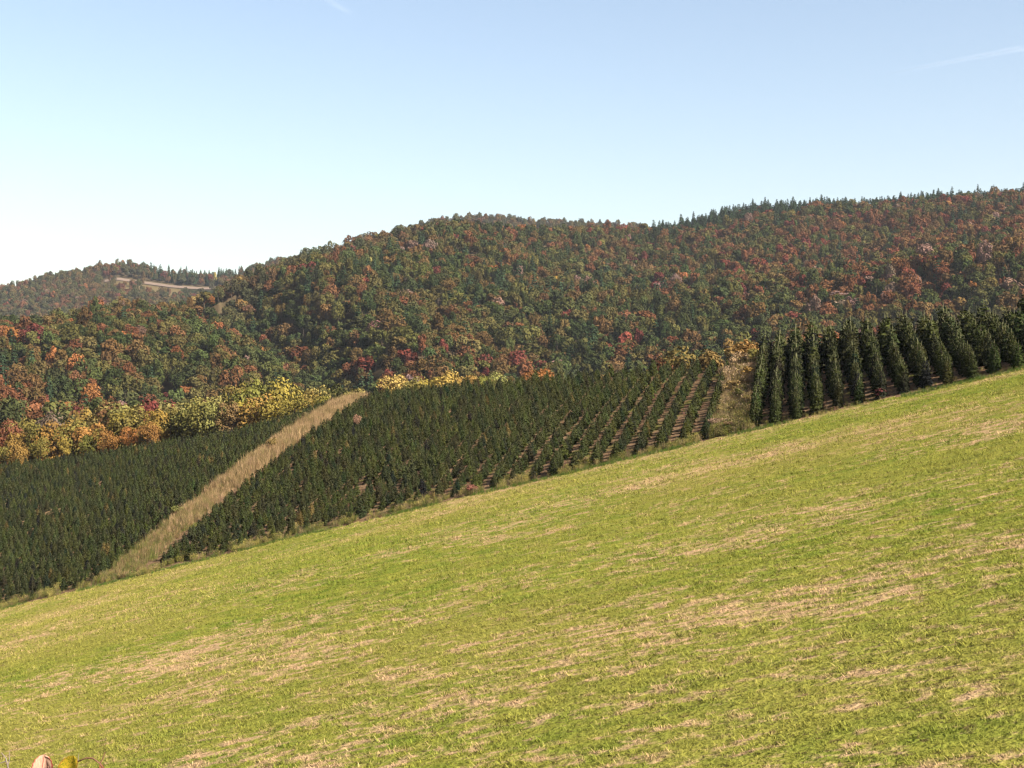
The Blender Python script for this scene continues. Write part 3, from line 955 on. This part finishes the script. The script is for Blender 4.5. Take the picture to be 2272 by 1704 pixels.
shrub(.878, 22.0, 1.3, 1.9, (.17, .17, .05), 'low green bush on the left edge of the wide lane near its bottom')
shrub(.45, .2, 1.0, 1.4, (.26, .11, .08), 'small reddish weed bush at the foot of the middle block')

# ------------------------------------------------------------------ vine in front of the camera, lower left
def at(pxx, pyy, Yd):
    return np.array([(pxx - 1136) / F * Yd, Yd, (852 - pyy) / F * Yd])
def mat_leafblade(name, base, edge, vein, spot, spot_amt):
    m, nt = new_mat(name)
    uv = node(nt, 'ShaderNodeAttribute', attribute_type='GEOMETRY', attribute_name='leaf_uv').outputs['Vector']
    sp = node(nt, 'ShaderNodeSeparateXYZ'); nt.links.new(uv, sp.inputs[0])
    x, y, rim = sp.outputs
    ax = math_n(nt, 'ABSOLUTE', x)
    mid = math_n(nt, 'LESS_THAN', ax, .035)
    v = math_n(nt, 'FRACT', math_n(nt, 'MULTIPLY', math_n(nt, 'SUBTRACT', y, math_n(nt, 'MULTIPLY', ax, .8)), 4.5))
    sv = math_n(nt, 'LESS_THAN', v, .09)
    n1 = noise_n(nt, uv, 5, 4, .6); n2 = noise_n(nt, uv, 11, 3, .6, (4, 4, 4))
    c = mix_n(nt, ramp_n(nt, n1, .35, .65), base, tuple(b * .78 for b in base))
    c = mix_n(nt, math_n(nt, 'MULTIPLY', ramp_n(nt, n2, .5, .6), spot_amt), c, spot)
    c = mix_n(nt, ramp_n(nt, rim, .78, .98), c, edge)
    c = mix_n(nt, math_n(nt, 'MAXIMUM', mid, math_n(nt, 'MULTIPLY', sv, .5)), c, vein)
    finish(nt, c, transl=.35)
    return m
M_CREAM = mat_leafblade('cream_pink_leaf', (.72, .46, .32), (.36, .09, .06), (.40, .08, .07), (.55, .25, .16), .3)
M_MOTTLE = mat_leafblade('mottled_yellow_leaf', (.50, .36, .03), (.30, .16, .03), (.35, .22, .03), (.05, .10, .012), 1.0)
M_BROWNLEAF = mat_leafblade('russet_leaf', (.30, .13, .05), (.18, .06, .03), (.22, .07, .03), (.12, .05, .03), .6)
M_STEM = mat_plain('vine_stem', (.20, .10, .07), .3, 60)
M_GREY = mat_plain('grey_stem', (.25, .20, .17), .3, 60)
def leaf_mesh(name, L, W, fold, curl, mat, seed):
    """pointed heart-shaped blade with a folded midrib, wavy rim and some thickness"""
    r = np.random.default_rng(seed)
    nu, nv = 15, 13
    V, UV = [], []
    for j in range(nv):
        y = j / (nv - 1)
        half = W * (math.sin(math.pi * min(1, y * .90 + .10)) ** .42) * (1 - .22 * y) * (1 + .06 * math.sin(y * 34 + seed))
        for i in range(nu):
            x = i / (nu - 1) * 2 - 1
            z = abs(x) * half * fold + curl * (y - .5) ** 2 * L + .05 * L * math.sin(6 * y + 3 * x + seed) * abs(x)
            notch = -.10 * L * abs(x) * (1 - y) ** 4
            V.append((x * half, y * L + notch, z)); UV.append((x, y, max(abs(x), 1.6 * abs(y - .42) - .05)))
    o = nu * nv
    V2 = [(a, b, c - .0008) for a, b, c in V]
    Fq = []
    for j in range(nv - 1):
        for i in range(nu - 1):
            q = [j * nu + i, j * nu + i + 1, (j + 1) * nu + i + 1, (j + 1) * nu + i]
            Fq.append(q); Fq.append([k + o for k in q[::-1]])
    me = mesh_np(name, np.array(V + V2), np.array(Fq), [mat])
    a = me.attributes.new('leaf_uv', 'FLOAT_VECTOR', 'POINT'); a.data.foreach_set('vector', np.array(UV + UV, np.float32).ravel())
    me.polygons.foreach_set('use_smooth', np.ones(len(Fq), bool))
    return me
def put_leaf(parent, root, me, loc, rot, name='leaf', label=None):
    o = mesh_obj(name, me, parent)
    o.location = Vector(loc) - Vector(root); o.rotation_euler = rot
    if label: o['label'] = label
def stem(parent, root, pts, radii, mat, name='stem'):
    V, Fq = tube(np.asarray(pts) - np.asarray(root), radii, 7)
    me = mesh_np(name, V, Fq, [mat]); me.polygons.foreach_set('use_smooth', np.ones(len(Fq), bool))
    return mesh_obj(name, me, parent)
YV = 4.6
gz_v = float(H(-1.42, YV))
root = np.array([-1.42, YV, gz_v - .05])
vine = thing('vine', tuple(root), 'vine with a cream pink leaf and a mottled yellow leaf at the bottom left corner', 'vine')
stem(vine, root, [root, root + [.05, .03, .9], at(120, 1790, YV), at(112, 1712, YV), at(106, 1700, YV)], [.010, .008, .006, .004, .002], M_STEM)
stem(vine, root, [at(116, 1760, YV), at(150, 1716, YV), at(172, 1690, YV - .02), at(192, 1681.5, YV - .03), at(206, 1683, YV - .03), at(222, 1694, YV - .03), at(229, 1706, YV)],
     [.005, .0034, .0026, .0024, .0024, .0025, .002], M_STEM)
stem(vine, root, [at(222, 1694, YV - .03), at(228, 1684, YV - .03), at(233, 1669, YV - .03)], [.0022, .0018, .0012], M_STEM, 'tendril')
stem(vine, root, [at(173, 1689, YV - .02), at(174.5, 1672, YV - .02)], [.0012, .0006], M_GREY, 'tendril')
px1 = YV / F
put_leaf(vine, root, leaf_mesh('leaf_cream', 52 * px1, 26 * px1, .12, -.2, M_CREAM, 1), at(90, 1727, YV), (math.radians(78), math.radians(8), math.radians(14)), 'leaf', 'cream pink leaf with red veins')
put_leaf(vine, root, leaf_mesh('leaf_cream_side', 50 * px1, 18 * px1, .2, .3, M_CREAM, 4), at(108, 1727, YV - .01), (math.radians(70), math.radians(-26), math.radians(-20)), 'leaf', 'cream pink leaf half folded')
put_leaf(vine, root, leaf_mesh('leaf_yellow', 46 * px1, 25 * px1, .25, .3, M_MOTTLE, 2), at(146, 1722, YV - .03), (math.radians(66), math.radians(12), math.radians(-18)), 'leaf', 'yellow leaf mottled with green')
put_leaf(vine, root, leaf_mesh('leaf_russet', 14 * px1, 6 * px1, .3, .5, M_BROWNLEAF, 3), at(226, 1709, YV), (math.radians(60), 0, math.radians(40)), 'leaf', 'small russet leaf')
put_leaf(vine, root, leaf_mesh('leaf_lower', 40 * px1, 20 * px1, .3, .5, M_BROWNLEAF, 6), at(130, 1752, YV), (math.radians(50), 0, math.radians(10)))
b2 = np.array([-1.60, YV + .05, float(H(-1.60, YV + .05)) - .05])
twg = thing('twig', tuple(b2), 'thin bare grey twigs poking up at the far bottom left corner', 'twig')
stem(twg, b2, [b2, b2 + [.02, .01, 1.0], at(19, 1740, YV), at(18, 1704, YV), at(13, 1682, YV), at(3, 1670, YV)], [.006, .005, .0035, .0022, .0018, .001], M_GREY)
stem(twg, b2, [at(17, 1699, YV), at(21, 1684, YV), at(20.5, 1668, YV)], [.002, .0014, .0008], M_GREY, 'twig_branch')
stem(twg, b2, [at(15, 1688, YV), at(4, 1692, YV), at(-12, 1697, YV)], [.0018, .0014, .001], M_GREY, 'twig_branch')

# ------------------------------------------------------------------ vapour trails high above
def mat_trail():
    m, nt = new_mat('vapour')
    uv = node(nt, 'ShaderNodeAttribute', attribute_type='GEOMETRY', attribute_name='trail_uv').outputs['Vector']
    sp = node(nt, 'ShaderNodeSeparateXYZ'); nt.links.new(uv, sp.inputs[0])
    n1 = noise_n(nt, uv, 3.0, 4, .6)
    edge = math_n(nt, 'SUBTRACT', 1.0, math_n(nt, 'ABSOLUTE', sp.outputs[0]))
    a = math_n(nt, 'MULTIPLY', ramp_n(nt, edge, .0, .9), ramp_n(nt, n1, .3, .7))
    a = math_n(nt, 'MULTIPLY', a, math_n(nt, 'MULTIPLY', sp.outputs[2], .055))
    out = node(nt, 'ShaderNodeOutputMaterial')
    df = node(nt, 'ShaderNodeBsdfTranslucent'); df.inputs[0].default_value = (.95, .95, .95, 1)
    d2 = node(nt, 'ShaderNodeBsdfDiffuse'); d2.inputs[0].default_value = (.95, .95, .95, 1)
    ad = node(nt, 'ShaderNodeAddShader'); nt.links.new(df.outputs[0], ad.inputs[0]); nt.links.new(d2.outputs[0], ad.inputs[1])
    tr = node(nt, 'ShaderNodeBsdfTransparent')
    mx = node(nt, 'ShaderNodeMixShader')
    nt.links.new(a, mx.inputs[0]); nt.links.new(tr.outputs[0], mx.inputs[1]); nt.links.new(ad.outputs[0], mx.inputs[2])
    nt.links.new(mx.outputs[0], out.inputs[0])
    return m
M_TRAIL = mat_trail()
def trail(p0, p1, w0, w1, Yd, label, k_=1.0):
    a, b = at(*p0, Yd), at(*p1, Yd * .93)
    n = 24
    V, UV = [], []
    for i in range(n):
        f = i / (n - 1)
        c = a * (1 - f) + b * f
        hw = (w0 * (1 - f) + w1 * f) / F * Yd
        for k in range(10):
            th = 2 * math.pi * k / 10
            V.append(c + np.array([0, math.sin(th) * hw * .8, math.cos(th) * hw])); UV.append((math.cos(th), f * 9, math.sin(math.pi * min(1, f * .9 + .02)) ** .5 * min(1, .25 + f) * k_))
    Fq = [[i * 10 + k, i * 10 + (k + 1) % 10, (i + 1) * 10 + (k + 1) % 10, (i + 1) * 10 + k] for i in range(n - 1) for k in range(10)]
    me = mesh_np('contrail', np.array(V), np.array(Fq), [M_TRAIL])
    at_ = me.attributes.new('trail_uv', 'FLOAT_VECTOR', 'POINT'); at_.data.foreach_set('vector', np.array(UV, np.float32).ravel())
    o = mesh_obj('contrail', me); tag(o, label, 'contrail')
trail((1960, 165), (2420, 78), 5, 9, 38000, 'faint white vapour trail in the upper right of the sky', 1.9)
trail((690, -22), (780, 30), 14, 9, 38000, 'short faint white wisp at the top edge of the sky', .5)

# ------------------------------------------------------------------ haze
def build_haze():
    x0, x1, y0, y1, z0, z1 = -2660, 2660, -2660, 2660, -41.2, 330
    V = np.array([(x, y, z) for z in (z0, z1) for y in (y0, y1) for x in (x0, x1)], float)
    Fq = np.array([[0, 2, 3, 1], [4, 5, 7, 6], [0, 1, 5, 4], [2, 6, 7, 3], [0, 4, 6, 2], [1, 3, 7, 5]])
    m = bpy.data.materials.new('haze_air'); m.use_nodes = True
    nt = m.node_tree; nt.nodes.clear()
    out = node(nt, 'ShaderNodeOutputMaterial')
    v = node(nt, 'ShaderNodeVolumePrincipled')
    v.inputs['Color'].default_value = (.80, .86, .97, 1)
    v.inputs['Density'].default_value = HAZE_DENSITY
    v.inputs['Anisotropy'].default_value = .2
    nt.links.new(v.outputs[0], out.inputs['Volume'])
    o = mesh_obj('haze', mesh_np('haze', V, Fq, [m])); o['kind'] = 'stuff'
if HAZE_DENSITY > 0: build_haze()
